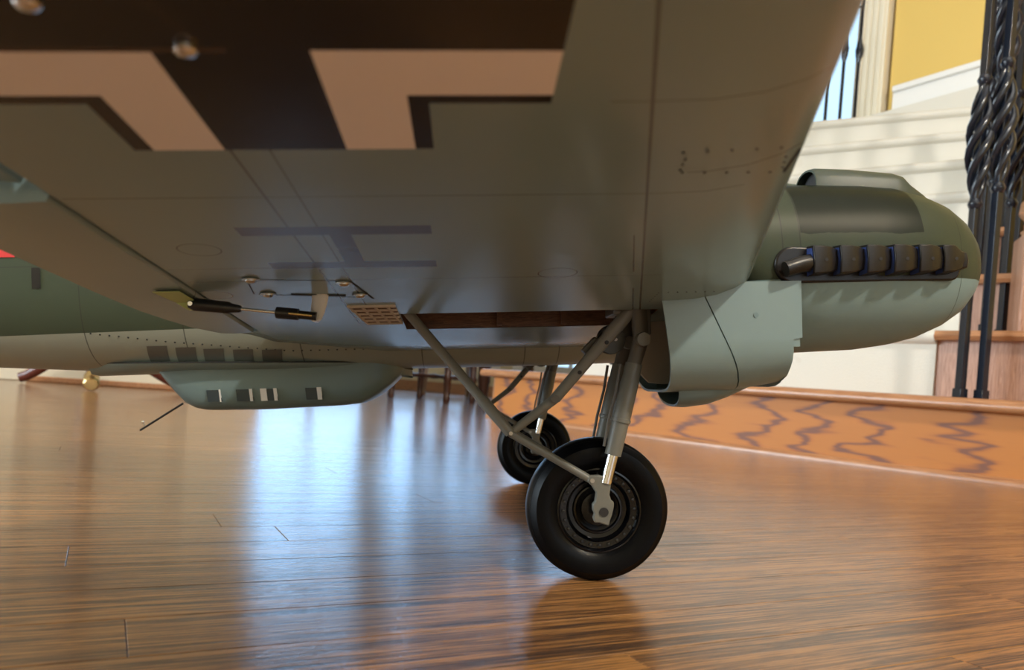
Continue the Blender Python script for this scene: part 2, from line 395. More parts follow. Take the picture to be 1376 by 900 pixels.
# --- platform with oak riser, stairs
K = Vector((-.088, 3.113)); A_ = Vector((1.17, 1.736)); e = (K - A_).normalized(); nrm = Vector((-e.y, e.x)) * -1   # away from the room
if nrm.x < 0: nrm = -nrm
ZP = .192
B_ = A_ - e * 2.2
far_ = 3.4
plat = empty('stair_platform', (0, 0, 0)); tag(plat, kind='structure')
ang_e = math.atan2(-e.y, -e.x)                   # local x runs from K towards the right
def pl(t, o, z=0): q = K - e * t + nrm * o; return (q.x, q.y, z)
LT = (K - B_).length
mb = MB(); poly = [(.03, 0), (LT, 0), (LT, far_), (0.0, far_), (0, .05)]
mb.prism(poly, 0, ZP - .028, lambda p, z: (p[0], p[1], z))
o = mb.build('riser_board', M['riser'], plat); o.location = (K.x, K.y, 0); o.rotation_euler = (0, 0, ang_e)
# nosing: rounded front
prof = [(-.030, .003), (-.034, .012), (-.030, .024), (-.018, .030), (.3, .030), (.3, .0), (-.022, .0)]
mb = MB(); mb.prism(prof, -.03, LT, lambda p, t: (t, p[0], ZP - .028 + p[1]))
o = mb.build('nosing', M['oak'], plat, smooth=50); o.location = (K.x, K.y, 0); o.rotation_euler = (0, 0, ang_e)
prof = [(0, 0), (-.012, 0), (-.012, .006), (-.008, .013), (0, .017)]
mb = MB(); mb.prism(prof, .0, LT, lambda p, t: (t, p[0], p[1]))
o = mb.build('shoe_moulding', M['oak'], plat, smooth=50); o.location = (K.x, K.y, 0); o.rotation_euler = (0, 0, ang_e)
# end post of the riser board
mb = MB().lathe([(.028, 0), (.028, ZP - .028)], (.03, .028, 0), 'z', 20)
o = mb.build('rounded_end', M['oak'], plat, smooth=50); o.location = (K.x, K.y, 0); o.rotation_euler = (0, 0, ang_e)

stairs = tag(empty('staircase'), kind='structure')
steps = []
for k in range(1, 8):
    oo = .10 + .22 * (k - 1); d = 1.922 + .945 * oo; z = ZP + .18 * k
    c = Vector((.535 * d, d)); al = math.radians(43 + 17 * (k - 1) / 6)
    dl = Vector((-math.sin(al), math.cos(al))); nn_ = Vector((dl.y, -dl.x))
    left = 1.25 - .06 * k if k < 5 else 1.0
    steps.append((c, dl, nn_, z, left))
for k, (c, dl, nn_, z, left) in enumerate(steps):
    rot = math.atan2(-dl.y, -dl.x); zb = ZP - .002 if k < 2 else z - .42
    edge = .02 + .055 * k + (.3 if k > 2 else 0) + (.5 if k > 4 else 0)
    # carpeted runner
    rp = [(0, zb), (.30, zb), (.30, z - .004), (-.012, z - .004), (-.022, z - .012), (-.024, z - .024), (-.016, z - .035), (0, z - .04)]
    mb = MB(); mb.prism(rp, -left, edge, lambda p, t: (t, p[0], p[1]))
    o = mb.build('carpeted_step', M['carpet'], stairs, smooth=50); o.location = (c.x, c.y, 0); o.rotation_euler = (0, 0, rot)
    if k < 4:
        op = [(.008, zb), (.30, zb), (.30, z - .03), (.008, z - .03)]
        mb = MB(); mb.prism(op, edge, edge + .55, lambda p, t: (t, p[0], p[1]))
        o = mb.build('oak_riser', M['oakv'], stairs); o.location = (c.x, c.y, 0); o.rotation_euler = (0, 0, rot)
        tp = [(-.018, z - .03), (-.026, z - .02), (-.018, z - .006), (.30, z - .006), (.30, z - .03)]
        mb = MB(); mb.prism(tp, edge, edge + .56, lambda p, t: (t, p[0], p[1]))
        o = mb.build('oak_tread', M['oak'], stairs, smooth=50); o.location = (c.x, c.y, 0); o.rotation_euler = (0, 0, rot)
# landing and the yellow wall with its sloping white skirting, cased opening, bright door beyond
c8 = steps[-1][0]; ZL = steps[-1][3]
mb = MB(); lp = [(c8.x - 1.2, c8.y + .55), (c8.x + .0, c8.y + .1), (c8.x + 1.4, c8.y - .7), (4.6, 3.2), (4.6, 6.6), (c8.x - 1.2, 6.6)]
mb.prism(lp, ZL - .25, ZL - .005, lambda p, z: (p[0], p[1], z)); mb.build('landing', M['carpet'], stairs)
yw_a = Vector((1.66, 3.62)); yw_d = Vector((math.sin(math.radians(34)), -math.cos(math.radians(34)))); yw_n = Vector((yw_d.y, -yw_d.x))
def ywp(t, o, z): q = yw_a + yw_d * t - yw_n * o; return (q.x, q.y, z)
def slab(name, poly, o0, o1, m, parent=None, bevel=0, kind='structure'):
    mb = MB(); mb.prism(poly, o0, o1, lambda p, o: ywp(p[0], o, p[1])); r = mb.build(name, m, parent, bevel=bevel)
    if kind: r['kind'] = kind
    return r
slab('wall_stair', [(.0, ZL - .1), (2.2, ZL - .1), (2.2, ZC), (.0, ZC)], 0, .15, M['yellow'])
slab('baseboard_stair', [(.03, ZL - .35), (1.6, ZL - .35), (1.6, ZL + .23), (.03, ZL + .20)], -.02, 0, M['whitet'])
slab('trim_2', [(.03, ZL + .18), (1.6, ZL + .21), (1.6, ZL + .24), (.03, ZL + .21)], -.035, -.02, M['whitet'], bevel=.006)
slab('trim_4', [(-.05, ZL - .6), (1.6, ZL - .6), (1.6, ZL + .12), (-.05, ZL + .085)], -.06, -.021, M['carpet'])
trim3 = slab('trim_3', [(-.17, ZL - .1), (-.02, ZL - .1), (-.02, ZC), (-.17, ZC)], -.03, .15, M['creamt'])
for k in range(4):
    x_ = -.155 + k * .033
    mb = MB(); mb.prism([(x_, ZL), (x_ + .022, ZL), (x_ + .022, ZC - .1), (x_, ZC - .1)], -.037, -.03, lambda p, o: ywp(p[0], o, p[1])); mb.build('flute', M['creamt'], trim3, bevel=.003)

# ------------------------------------------------------------------ iron railing, newel, landing railing
rail = empty('iron_stair_railing', (1.13, 1.93, ZP)); tag(rail, 'black wrought iron stair railing with twisted basket balusters beside wooden newel', 'railing')
def basket_baluster(parent, base, h, bz, bh=.20, R=.024, name='baluster', side=.018):
    x, y, z = base
    mb = MB().box((x, y, z + h / 2), (side, side, h), Matrix.Rotation(math.radians(20), 3, 'Z'))
    mb.box((x, y, z + .012), (.024, .024, .024), Matrix.Rotation(math.radians(20), 3, 'Z'))
    mb.lathe([(.012, -.012), (.017, 0), (.012, .012)], (x, y, bz), 'z', 10).lathe([(.012, -.012), (.017, 0), (.012, .012)], (x, y, bz + bh), 'z', 10)
    b = mb.build(name, M['iron'], parent, bevel=.0015)
    for q in range(4):
        pts = []; rr = []
        for k in range(17):
            t = k / 16; a = q * math.pi / 2 + t * 2 * math.pi * 1.15; r = R * math.sin(math.pi * t) ** .7
            pts.append((x + r * math.cos(a), y + r * math.sin(a), bz + bh * t)); rr.append(.005 + .0045 * math.sin(math.pi * t))
        MB().path(pts, rr, 8, (1, .55)).build('basket_bar', M['iron'], b, smooth=60)
    return b
for (u_, d_, z_, bz) in [(.581, 1.85, ZP, .66), (.609, 1.84, ZP, .70), (.607, 2.02, ZP + .18, 1.02), (.660, 2.2, ZP + .18, 1.0), (.593, 2.3, ZP + .36, 1.1), (.628, 2.10, ZP + .18, .74), (.603, 2.18, ZP + .18, .82), (.640, 2.25, ZP + .18, .90), (.620, 2.33, ZP + .36, .98), (.650, 2.40, ZP + .36, 1.02), (.634, 2.5, ZP + .54, 1.14)]:
    h = 1.35
    o = basket_baluster(rail, (u_ * d_, d_, z_), h, bz, bh=.30, R=.024); o.location = (0, 0, 0)
    o.matrix_parent_inverse = Matrix.Translation(rail.location).inverted()
    for c_ in o.children: pass
pts = [(.56 * 1.9, 1.9, 1.52), (.6 * 2.0, 2.0, 1.56), (.62 * 2.4, 2.4, 1.86)]
o = MB().path(pts, .026, 14).build('handrail', M['walnut'], rail, smooth=60); o.matrix_parent_inverse = Matrix.Translation(rail.location).inverted()

newel = empty('newel_post', (1.35, 2.0, ZP)); tag(newel, 'oak newel post with square base and turned upper shaft at right edge', 'newel post')
MB().box((0, 0, .22), (.115, .115, .44), Matrix.Rotation(math.radians(-20), 3, 'Z')).build('square_base', M['oakv'], newel, bevel=.006)
prof = [(.05, .44), (.055, .452), (.04, .465), (.045, .48), (.062, .50), (.058, .53), (.036, .55), (.032, .57), (.05, .60), (.058, .66), (.05, .74), (.036, .86), (.03, 1.0), (.045, 1.03), (.045, 1.06)]
MB().lathe(prof, (0, 0, 0), 'z', 24).build('turned_shaft', M['oak'], newel, smooth=40)
MB().lathe([(.06, 1.06), (.065, 1.08), (.04, 1.1), (.05, 1.13), (.055, 1.16), (.035, 1.2), (.004, 1.21)], (0, 0, 0), 'z', 24).build('finial', M['oak'], newel, smooth=40)

lr = empty('landing_railing', (1.85, 3.72, ZL)); tag(lr, 'slim iron railing with scrolled tops against the bright window upstairs', 'railing')
for k, x_ in enumerate((1.335, 1.405, 1.475, 1.545)):
    mb = MB().box((x_ - 1.85, 0, .5), (.012, .012, 1.0))
    mb.path([(x_ - 1.85, 0, .36), (x_ - 1.85, 0, .40), (x_ - 1.85, 0, .43), (x_ - 1.85, 0, .46), (x_ - 1.85, 0, .50)], [.006, .016, .019, .014, .006], 10)
    b = mb.build('baluster', M['iron'], lr, smooth=40)
    for s_ in (-1, 1):
        pts = [(x_ - 1.85 + .004 + .05 * (1 - math.cos(a)) * .9 * (1 if True else 0), 0, .75 + s_ * (.06 + .05 * math.sin(a))) for a in [math.radians(q) for q in range(-90, 200, 24)]]
        MB().path(pts, [.006] * (len(pts) - 3) + [.007, .009, .006], 8).build('scroll', M['iron'], b, smooth=60)
MB().box((-.41, 0, 1.02), (.4, .045, .05)).build('handrail', M['walnut'], lr, bevel=.01)

# ------------------------------------------------------------------ furniture far behind, seen as legs under the fuselage
def chair(name, loc, rz, m, label, seatm, splay=.0, tl=.036):
    c = empty(name, loc, (0, 0, rz)); tag(c, label, 'chair', 'wooden chairs before the far window')
    for sx in (-1, 1):
        for sy in (-1, 1):
            b = Vector((sx * (.19 + splay), sy * (.18 + splay), 0)); t = Vector((sx * .18, sy * .17, .43))
            ks = (0, .04, .08, .3, .34, .38, .6, 1); rs = (.55, .8, .6, .72, .95, .7, .85, 1.0)
            MB().path([b.lerp(t, k) for k in ks], [tl / 2 * r * 1.15 for r in rs], 14).build('leg', M[m], c, smooth=50)
    for sx in (-1, 1):
        ks = [k / 8 for k in range(9)]
        MB().path([(sx * .188, -.17 + .34 * k, .15) for k in ks], [.008 + .006 * math.sin(math.pi * k) + (.004 if i in (2, 6) else 0) for i, k in enumerate(ks)], 10).build('stretcher', M[m], c, smooth=50)
    MB().path([(-.19 + .38 * k / 8, 0, .15) for k in range(9)], [.008, .01, .015, .01, .016, .01, .015, .01, .008], 10).build('stretcher', M[m], c, smooth=50)
    MB().box((0, 0, .45), (.44, .42, .045)).build('seat', M[seatm], c, bevel=.012)
    for sx in (-1, 1): MB().path([(sx * .185, .18, .45), (sx * .19, .20, .7), (sx * .195, .25, 1.0)], [.018, .017, .015], 10).build('back_post', M[m], c, smooth=50)
    for k in range(3): MB().box((0, .205 + k * .02, .62 + k * .16), (.38, .018, .07)).build('back_slat', M[m], c, bevel=.006)
    return c
chair('dining_chair', (-.49, 4.80, 0), math.radians(-22), 'walnut', 'dark wooden dining chair seen as legs behind the gondola nose', 'tan', .0, .052)
chair('dining_chair', (-.52, 6.15, 0), math.radians(8), 'tan', 'light brown wooden chair farther away, before the far window', 'tan', .0, .06)
tb = empty('side_table', (-.05, 5.75, 0)); tag(tb, 'dark wooden table leg with black foot beside the step corner', 'table')
for sx in (-1, 1):
    for sy in (-1, 1):
        l_ = MB().path([(sx * .16, sy * .16, .03), (sx * .16, sy * .16, .12), (sx * .16, sy * .16, .14), (sx * .16, sy * .16, .6)], [.03, .036, .042, .036], 16).build('leg', M['walnut'], tb, smooth=50)
        MB().lathe([(.022, 0), (.03, .008), (.03, .03), (.02, .036)], (sx * .16, sy * .16, 0), 'z', 14).build('caster', M['black'], l_, smooth=50)
MB().box((0, 0, .62), (.44, .44, .04)).build('top', M['walnut'], tb, bevel=.008)
pt_c = Vector((-1.557, 2.85, 0))
pt = empty('pedestal_table', pt_c); tag(pt, 'mahogany pedestal table with splayed legs and brass foot caps by left wall', 'table')
MB().lathe([(.035, .10), (.045, .13), (.04, .2), (.028, .28), (.035, .4), (.05, .46), (.032, .52), (.03, .66), (.06, .68)], (0, 0, 0), 'z', 24).build('column', M['mahog'], pt, smooth=40)
MB().lathe([(.28, .68), (.30, .69), (.30, .705), (.285, .715), (.01, .715)], (0, 0, 0), 'z', 40).build('top', M['mahog'], pt, smooth=40)
for fx, fy in ((-1.80, 2.82), (-1.45, 2.66), (-1.25, 2.99)):
    v_ = Vector((fx, fy, 0)) - pt_c; v_.z = 0; l_ = v_.length; v_.normalize()
    P_ = [v_ * (l_ * t) + Vector((0, 0, z_)) for t, z_ in ((.05, .17), (.25, .155), (.5, .105), (.75, .055), (.9, .030), (1.0, .020))]
    lg = MB().path(P_, [.026, .026, .023, .020, .019, .018], 12, (1, .8)).build('leg', M['mahog'], pt, smooth=50)
    if fx == -1.45: MB().path([v_ * (l_ * t) + Vector((0, 0, z_)) for t, z_ in ((.80, .048), (.97, .030), (1.08, .026), (1.12, .024))], [.025, .027, .026, .020], 10, (1, 1)).build('foot_cap', M['brassm'], lg, smooth=30)

# ------------------------------------------------------------------ the model aeroplane (F forward, L to starboard, U up)
YAW, PITCH = math.radians(3.5), math.radians(6)
plane = empty('model_airplane', (.0759 - .261 * math.sin(YAW), .579 + .261 * math.cos(YAW), 0))
plane.rotation_euler = (Matrix.Rotation(YAW, 3, 'Z') @ Matrix.Rotation(-PITCH, 3, 'Y')).to_euler()
tag(plane, 'large twin engine model warplane in green and pale blue paint on hardwood floor', 'model airplane')
def V(F, L, U): return (F, -L, U)

def plane_U(L):
    L = abs(L); b = .1648 + .114 * L
    return b if L > .17 else .1820 + (max(0, L - .13) ** 2) * .114 / .08 + (0 if L > .13 else 0)
def LE(L):
    L = abs(L); q = .088 - .275 * (L - .364)
    if L > .90: q -= .9 * (L - .90) ** 2 * 5
    return q
def HG(L):
    L = abs(L)
    return -.252 + (max(0, L - .6) * .16 if L > .6 else 0)
def TE(L):
    L = abs(L)
    pts = [(0, -.30), (.085, -.285), (.15, -.262), (.2, -.262), (.233, -.272), (.26, -.287), (.287, -.294), (.33, -.301), (.373, -.304), (.46, -.306), (.53, -.306), (.66, -.300), (.8, -.272), (.92, -.235), (1.0, -.20), (1.06, -.165)]
    for (a, x), (b, y) in zip(pts, pts[1:]):
        if L <= b: return x + (y - x) * (L - a) / (b - a)
    return pts[-1][1]
def raise_(F, L):
    L = abs(L)
    return max(0, (.24 - L) / .155) * max(0, (-.19 - F) / .11) * .016 if L < .24 else 0
BAY = (.233, .2935, -.140, .043)
FB = [.043, .0, -.045, -.09, -.140, -.172, -.212, -.252]
def wing(side, name, m):
    Ls = [0, .05, .085, .11, .13, .15, .17, .2, BAY[0], BAY[1], .32, .34, .38, .44, .5, .535, .58, .63, .66, .7, .76, .82, .88, .93, .97, 1.0, 1.025, 1.045]
    rings = []
    for L in Ls:
        le, hg = LE(L), HG(L); fr = min(.043, le - .06); u = plane_U(L)
        ch = (le - TE(L)); sc = min(1, ch / .38)
        bot = [(hg + (f + .252) * (fr - hg) / .295, 0) for f in FB][::-1]
        bot = [(f, raise_(f, L)) for f, _ in bot]
        if L > .95: fr = le - .04 * sc
        nose = [(-.04, .0008), (-.024, .0035), (-.011, .008), (-.003, .0125), (0, .017), (-.003, .022), (-.011, .028), (-.03, .0355), (-.07, .043)]
        nose = [(le + f * (1 if L < .9 else sc), o * sc) for f, o in nose]
        top = [(le + (hg - le) * t, o * sc) for t, o in ((.4, .046), (.6, .042), (.8, .031), (1.0, .018))]
        rings.append([V(f, side * L, u + o) for f, o in bot + nose + top])
    n = len(rings[0]); mb = MB()
    vs = [p for r in rings for p in r]; fs = []
    for i in range(len(rings) - 1):
        for j in range(n):
            if Ls[i] == BAY[0] and 3 <= j < 7: continue
            k = (j + 1) % n; fs.append((i * n + j, i * n + k, (i + 1) * n + k, (i + 1) * n + j))
    fs.append(tuple((len(rings) - 1) * n + j for j in range(n)))
    mb.add(vs, fs)
    def te_piece(La, Lb, gap, drop=0, N=10, mbx=None, nose_r=True, base=0):
        mbx = mbx or MB(); rr = []
        for i in range(N + 1):
            L = La + (Lb - La) * i / N; u = plane_U(L); h = HG(L) - gap; t = TE(L); w = h - t; q = w / .06
            sec = [(h - .0012, .0), (h, .003), (h, .009), (h - .002, .0145), (h - .008, .017), (t + w * .4, .009), (t, .0022), (t, .0004), (t + w * .4, -.0002)] if nose_r else \
                  [(h, 0), (h, .009), (h, .018), (h - .01, .016), (h - .02, .014), (t + w * .4, .009), (t, .0022), (t, .0004), (t + w * .4, .0)]
            rr.append([V(f, side * L, u + o + raise_(f, L) - drop * (h - f) / .06 - base) for f, o in sec])
        mbx.loft(rr); return mbx
    te_piece(.0, .240, 0, 0, 8, mb, False); te_piece(.955, 1.045, 0, 0, 6, mb, False)
    w = mb.build(name, m, plane, smooth=35)
    fl = te_piece(.2435, .5285, .0014, .0015, base=.0018).build('flap', m, w, smooth=35)
    al = te_piece(.5345, .952, .007, -.006, base=-.003).build('aileron', m, w, smooth=35)
    # dark slot walls ahead of flap and aileron
    # wheel bay
    La, Lb, Fa, Fb = BAY; t = .003; bm_ = MB()
    def q(F, L, o): return V(F, side * L, plane_U(L) + o)
    H = .034
    for A, B in (((Fa, La), (Fb, La)), ((Fa, Lb), (Fb, Lb)), ((Fa, La), (Fa, Lb)), ((Fb, La), (Fb, Lb))):
        dx, dy = (0, t) if A[1] == B[1] else (t, 0)
        sg = 1 if (A[1] == Lb and B[1] == Lb) or (A[0] == Fb and B[0] == Fb) else -1
        c = [(A[0], A[1]), (B[0], B[1]), (B[0] + dx * sg, B[1] + dy * sg), (A[0] + dx * sg, A[1] + dy * sg)]
        bm_.add([q(F, L, .0005) for F, L in c] + [q(F, L, H) for F, L in c], [(0, 1, 2, 3), (4, 5, 6, 7), (0, 1, 5, 4), (1, 2, 6, 5), (2, 3, 7, 6), (3, 0, 4, 7)])
    c = [(Fa, La), (Fb, La), (Fb, Lb), (Fa, Lb)]
    bm_.add([q(F, L, H - .001) for F, L in c] + [q(F, L, H + .002) for F, L in c], [(0, 1, 2, 3), (4, 5, 6, 7), (0, 1, 5, 4), (1, 2, 6, 5), (2, 3, 7, 6), (3, 0, 4, 7)])
    for Ff in (-.07, -.02):
        c = [(Ff, La), (Ff + .004, La), (Ff + .004, La + .008), (Ff, La + .008)]
        bm_.add([q(F, L, .001) for F, L in c] + [q(F, L, H) for F, L in c], [(0, 1, 2, 3), (4, 5, 6, 7), (0, 1, 5, 4), (1, 2, 6, 5), (2, 3, 7, 6), (3, 0, 4, 7)])
    bay = bm_.build('wheel_bay', M['bay'], w)
    return w
wS = wing(1, 'wing', M['wing']); wP = wing(-1, 'wing', M['wing_p'])
wS['label'] = 'pale blue wing with black and white cross and letter H underneath'; wP['label'] = 'far plain pale blue wing'

def on_wing(F, L, down=0): return V(F, L, plane_U(L) - down)
def wing_patch(name, pts, m, down=.0006, th=.0006, parent=wS):
    n = len(pts)
    return MB().add([on_wing(F, L, down) for F, L in pts] + [on_wing(F, L, down - th) for F, L in pts],
                    [tuple(range(n)), tuple(range(n, 2 * n))] + [(i, (i + 1) % n, n + (i + 1) % n, n + i) for i in range(n)]).build(name, m, parent)
# servo hatch: seam lines, four screws, slot, arm, pushrod, horn
hatch_q = [(-.214, .396), (-.158, .389), (-.153, .344), (-.160, .340), (-.212, .352), (-.220, .362)]
for (a, b, w_) in (((-.216, .397), (-.160, .3895), .00018), ((-.160, .3895), (-.1525, .343), .0007), ((-.219, .3605), (-.163, .348), .00018), ((-.216, .397), (-.2215, .362), .0003)):
    A, B = Vector(a), Vector(b); t_ = (B - A).normalized(); n_ = Vector((-t_.y, t_.x)) * w_
    wing_patch('hatch_seam', [tuple(A + n_), tuple(B + n_), tuple(B - n_), tuple(A - n_)], M['slot'], .0002, .0001)
wing_patch('servo_slot', [(-.200, .3605), (-.168, .3555), (-.168, .3530), (-.200, .358)], M['slot'], .0005, .0004)
def screw(F, L, r, parent=wS, name='screw'):
    p = on_wing(F, L)
    o = MB().lathe([(r * .6, .0005), (r, .0), (r, -.0012), (r * .7, -.0022), (r * .15, -.0026)], p, 'z', 16).build(name, M['chrome'], parent, smooth=40)
    return o
for F, L in ((-.2135, .398), (-.213, .362), (-.164, .3865), (-.159, .356)):
    s_ = screw(F, L, .0032); MB().lathe([(.0035, 0), (.0048, -.0003), (.0048, -.0007), (.0035, -.0009)], on_wing(F, L), 'z', 16).build('washer', M['steel'], s_, smooth=40)
for F, L in ((-.1645, .634), (-.1925, .6535)): screw(F, L, .0030)
pL = .352
arm = MB().path([on_wing(-.183, .3565, -.002), on_wing(-.1835, .3565, .004), on_wing(-.185, .356, .010), on_wing(-.1865, .3555, .0138)], [.0052, .0048, .0043, .0038], 10, (1, .35)).build('servo_arm', M['nylon'], wS, smooth=60)
MB().lathe([(.0001, -.004), (.0028, -.004), (.0028, .004), (.0001, .004)], (-.1865, -.3555, plane_U(.3555) - .0138), 'y', 14).build('arm_pin', M['nylon'], arm, smooth=40)
tip = Vector(on_wing(-.1865, .3600, .0138)); hn = Vector(on_wing(-.2585, .360, .0052))
dr = (hn - tip)
rod = MB().path([tip, hn], .0009, 10).build('pushrod', M['chrome'], wS, smooth=60)
MB().path([tip + dr * -.02, tip + dr * .05, tip + dr * .12, tip + dr * .13, tip + dr * .31, tip + dr * .32], [.0026, .0026, .0026, .0036, .0036, .0022], 12).build('clevis', M['black'], rod, smooth=40)
MB().path([tip + dr * .01 + Vector((0, -.003, 0)), tip + dr * .20 + Vector((0, -.0034, 0))], .0008, 8).build('clevis_pin', M['brassm'], rod, smooth=60)
MB().path([tip + dr * .60, tip + dr * .62, tip + dr * .68, tip + dr * .70, tip + dr * .98, tip + dr * 1.03], [.0016, .0024, .0028, .0036, .0040, .0026], 12, (1, .8)).build('ball_link', M['black'], rod, smooth=40)
MB().lathe([(.0001, -.0045), (.0014, -.0045), (.0014, .0015)], tuple(hn), 'y', 12).build('link_bolt', M['chrome'], rod, smooth=40)
flapS = [c for c in wS.children if c.name.startswith('flap')][0]
MB().prism([(-.2585, plane_U(.36) - .008), (-.254, plane_U(.36) - .004), (-.262, plane_U(.36) + .001), (-.279, plane_U(.36) + .001), (-.272, plane_U(.36) - .002), (-.262, plane_U(.36) - .0085)], .3535, .3575, lambda p, t: V(p[0], t, p[1])).build('control_horn', M['lime'], flapS, bevel=.0004)
wing_patch('horn_tape', [(-.257, .385), (-.272, .385), (-.268, .348), (-.2565, .348)], M['lime'], .0036, .0005, flapS)
# plywood lattice behind the bay
lat = MB()
def lat_bar(q):
    lat.add([on_wing(F, l, d) for d in (.0014, -.0004) for F, l in q], [(0, 1, 2, 3), (4, 5, 6, 7), (0, 1, 5, 4), (1, 2, 6, 5), (2, 3, 7, 6), (3, 0, 4, 7)])
for k in range(6):
    L = .2625 + k * .0118; lat_bar([(-.166 - .006 * k / 5, L), (-.1405, L), (-.1405, L + .0024), (-.166 - .006 * k / 5, L + .0024)])
for k in range(4):
    F = -.1665 + k * .0082; lat_bar([(F, .2625), (F + .0014, .2625), (F + .0014 - .005, .324), (F - .005, .324)])
wing_patch('vent_recess', [(-.166, .2625), (-.141, .2625), (-.141, .323), (-.172, .323)], M['bay'], .0003, .0004)
lat.build('vent_lattice', M['ply'], wS)
# rivets of the small access panel near the leading edge
rv = MB()
def dot(F, L, r=.0006): rv.lathe([(r, .0002), (r, -.0002)], on_wing(F, L), 'z', 8)
for k in range(5):
    dot(-.017 + .0085 * k, .566 + .0010 * k); dot(-.012 + .0085 * k, .5475)
for k in range(3): dot(-.0145 + .0005 * k, .560 - .005 * k); dot(.022 + .0015 * k, .562 - .005 * k)
for k in range(6): dot(.030, .345 - .005 * k, .0005); dot(.036 + .006 * k, .346, .0005)
o = rv.build('rivets', M['slot'], wS); o['kind'] = 'stuff'
wing_patch('panel_seam', [(.0235, .5695), (.0245, .5695), (.0275, .548), (.0265, .548)], M['slot'], .0003, .0003)

# ---- nacelles
NC = .261
def nac_sec(F):
    # returns top, bottom, half width, exponent
    T = [(-.20, .246, .240, .006), (-.14, .262, .236, .03), (-.06, .280, .236, .047), (.04, .288, .236, .054), (.085, .290, .228, .0555), (.10, .2905, .19, .056), (.115, .291, .168, .0565), (.16, .291, .166, .057), (.20, .290, .167, .0565),
         (.225, .288, .170, .055), (.245, .283, .1745, .051), (.262, .276, .1815, .0455), (.275, .267, .1895, .0385), (.285, .256, .200, .029), (.290, .246, .210, .018), (.2915, .238, .218, .010), (.2918, .231, .225, .003)]
    return T
def nacelle(side):
    rings = []
    for F, t, b, w in nac_sec(0):
        c, h = (t + b) / 2, (t - b) / 2; r = []
        for k in range(40):
            a = 2 * math.pi * k / 40; n_ = 2.25
            x = w * abs(math.cos(a)) ** (2 / n_) * (1 if math.cos(a) >= 0 else -1)
            y = h * abs(math.sin(a)) ** (2 / n_) * (1 if math.sin(a) >= 0 else -1)
            r.append(V(F, side * (NC + x), c + y))
        rings.append(r)
    n = MB().loft(rings).build('engine_nacelle', M['nac'], plane, smooth=40)
    if side < 0: n['label'] = 'far engine nacelle'
    # air scoop on top, open to the rear
    def arch(F, w, z0, z1, n_=10, inn=0):
        return [V(F, side * (NC + (w - inn) * math.cos(math.pi * k / n_)), z0 + (z1 - inn - z0) * math.sin(math.pi * k / n_) ** .5) for k in range(n_ + 1)]
    st = [(.167, .019, .282, .3040), (.171, .0195, .282, .3050), (.195, .020, .282, .304), (.228, .020, .282, .3005), (.235, .0195, .282, .2985), (.241, .018, .280, .292), (.254, .013, .276, .284), (.264, .004, .270, .275)]
    mb = MB(); mb.loft([arch(*s_) for s_ in st], closed=False, c0=False, c1=False)
    mb.loft([arch(*s_, inn=.0014) for s_ in st[:4]], closed=False, c0=False, c1=True)
    mb.loft([arch(*st[0]), arch(*st[0], inn=.0014)], closed=False, c0=False, c1=False)
    sc = mb.build('air_scoop', M['green'], n, smooth=40)
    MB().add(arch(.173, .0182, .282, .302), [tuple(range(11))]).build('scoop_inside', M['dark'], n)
    # exhausts
    U0, U1 = .2125, .2370; Ls = NC + .0545
    pts = []
    for k in range(13): a = math.pi / 2 + math.pi * k / 12; pts.append((.130 + .0125 * math.cos(a), .2247 + .0125 * math.sin(a)))
    for k in range(9): a = -math.pi / 2 + math.pi * k / 8; pts.append((.247 + .007 * math.cos(a), .2222 + .0095 * math.sin(a)))
    mb = MB(); mb.prism(pts, Ls - .01, Ls + .0045, lambda p, t: V(p[0], side * (t - (max(0, p[0] - .225) * .22)), p[1])); mb.build('exhaust_shroud', M['exh'], n, bevel=.0015)
    mb = MB().path([V(.146, side * (Ls + .006), .2262), V(.132, side * (Ls + .011), .2235), V(.1215, side * (Ls + .012), .2205)], [.0062, .0056, .0052], 14, (1, .9)); mb.build('exhaust_stack', M['exh'], n, smooth=50)
    for k in range(6):
        f0 = .1405 + .0188 * k; drop_ = max(0, f0 - .205) * .16
        last = k == 5
        def sec(F, o, u0, u1): return [V(F, side * (Ls + oo - drop_), uu + .0012) for oo, uu in ((-.004, u0), (o, u0 + .0015), (o + .0012, (u0 + u1) / 2), (o, u1 - .0015), (-.004, u1))]
        r = [sec(f0, .0135, .2155 - .001, .2365), sec(f0 + .0085, .0132, .2150, .2362), sec(f0 + .0135, .0112, .2160, .2357), sec(f0 + .0190, .0088, .2175, .2340)]
        if last: r = r[:2] + [sec(f0 + .0165, .0085, .2175, .2325), sec(f0 + .020, .0085, .2180, .2315), sec(f0 + .0215, .0065, .2185, .231)]
        s_ = MB().loft(r).build('exhaust_stack', M['exh'], n, smooth=30, bevel=.0007)
        u0, u1 = .216, .236
        MB().add([V(f0 - .0004, side * (Ls + oo - drop_), uu) for oo, uu in ((-.002, u0), (.0122, u0 + .001), (.0135, (u0 + u1) / 2), (.0122, u1 - .0015), (-.002, u1))], [(0, 1, 2, 3, 4)]).build('exhaust_opening', M['exh_reflect'], s_)
        MB().lathe([(.0012, -.0006), (.0012, .0006)], V(f0 + .0085, side * (Ls + .0139 - drop_), .2262), 'y', 10).build('dimple', M['dark'], s_)
    if side < 0: return n                              # the far fairing is hidden from every side the picture allows
    # radiator fairing: two shell panels with a slanting seam, open to the rear
    def fsec(u):                                       # half width of the fairing at height u
        lo = .1405; t = min(1, max(0, (u - lo) / .030)); return .020 + .0385 * (1 - (1 - t) ** 2.4) ** (1 / 2.2)
    us = [.2135, .205, .195, .185, .1745, .1735, .165, .158, .152, .147, .1435, .1415, .1405]
    def fr_rear(u): return .0385 + (.202 - u) * .12 if u > .155 else .0441 + (.155 - u) * .2
    def seam(u): return .066 + (.208 - u) * .46
    def front(u): return .1352 if u > .174 else .1290
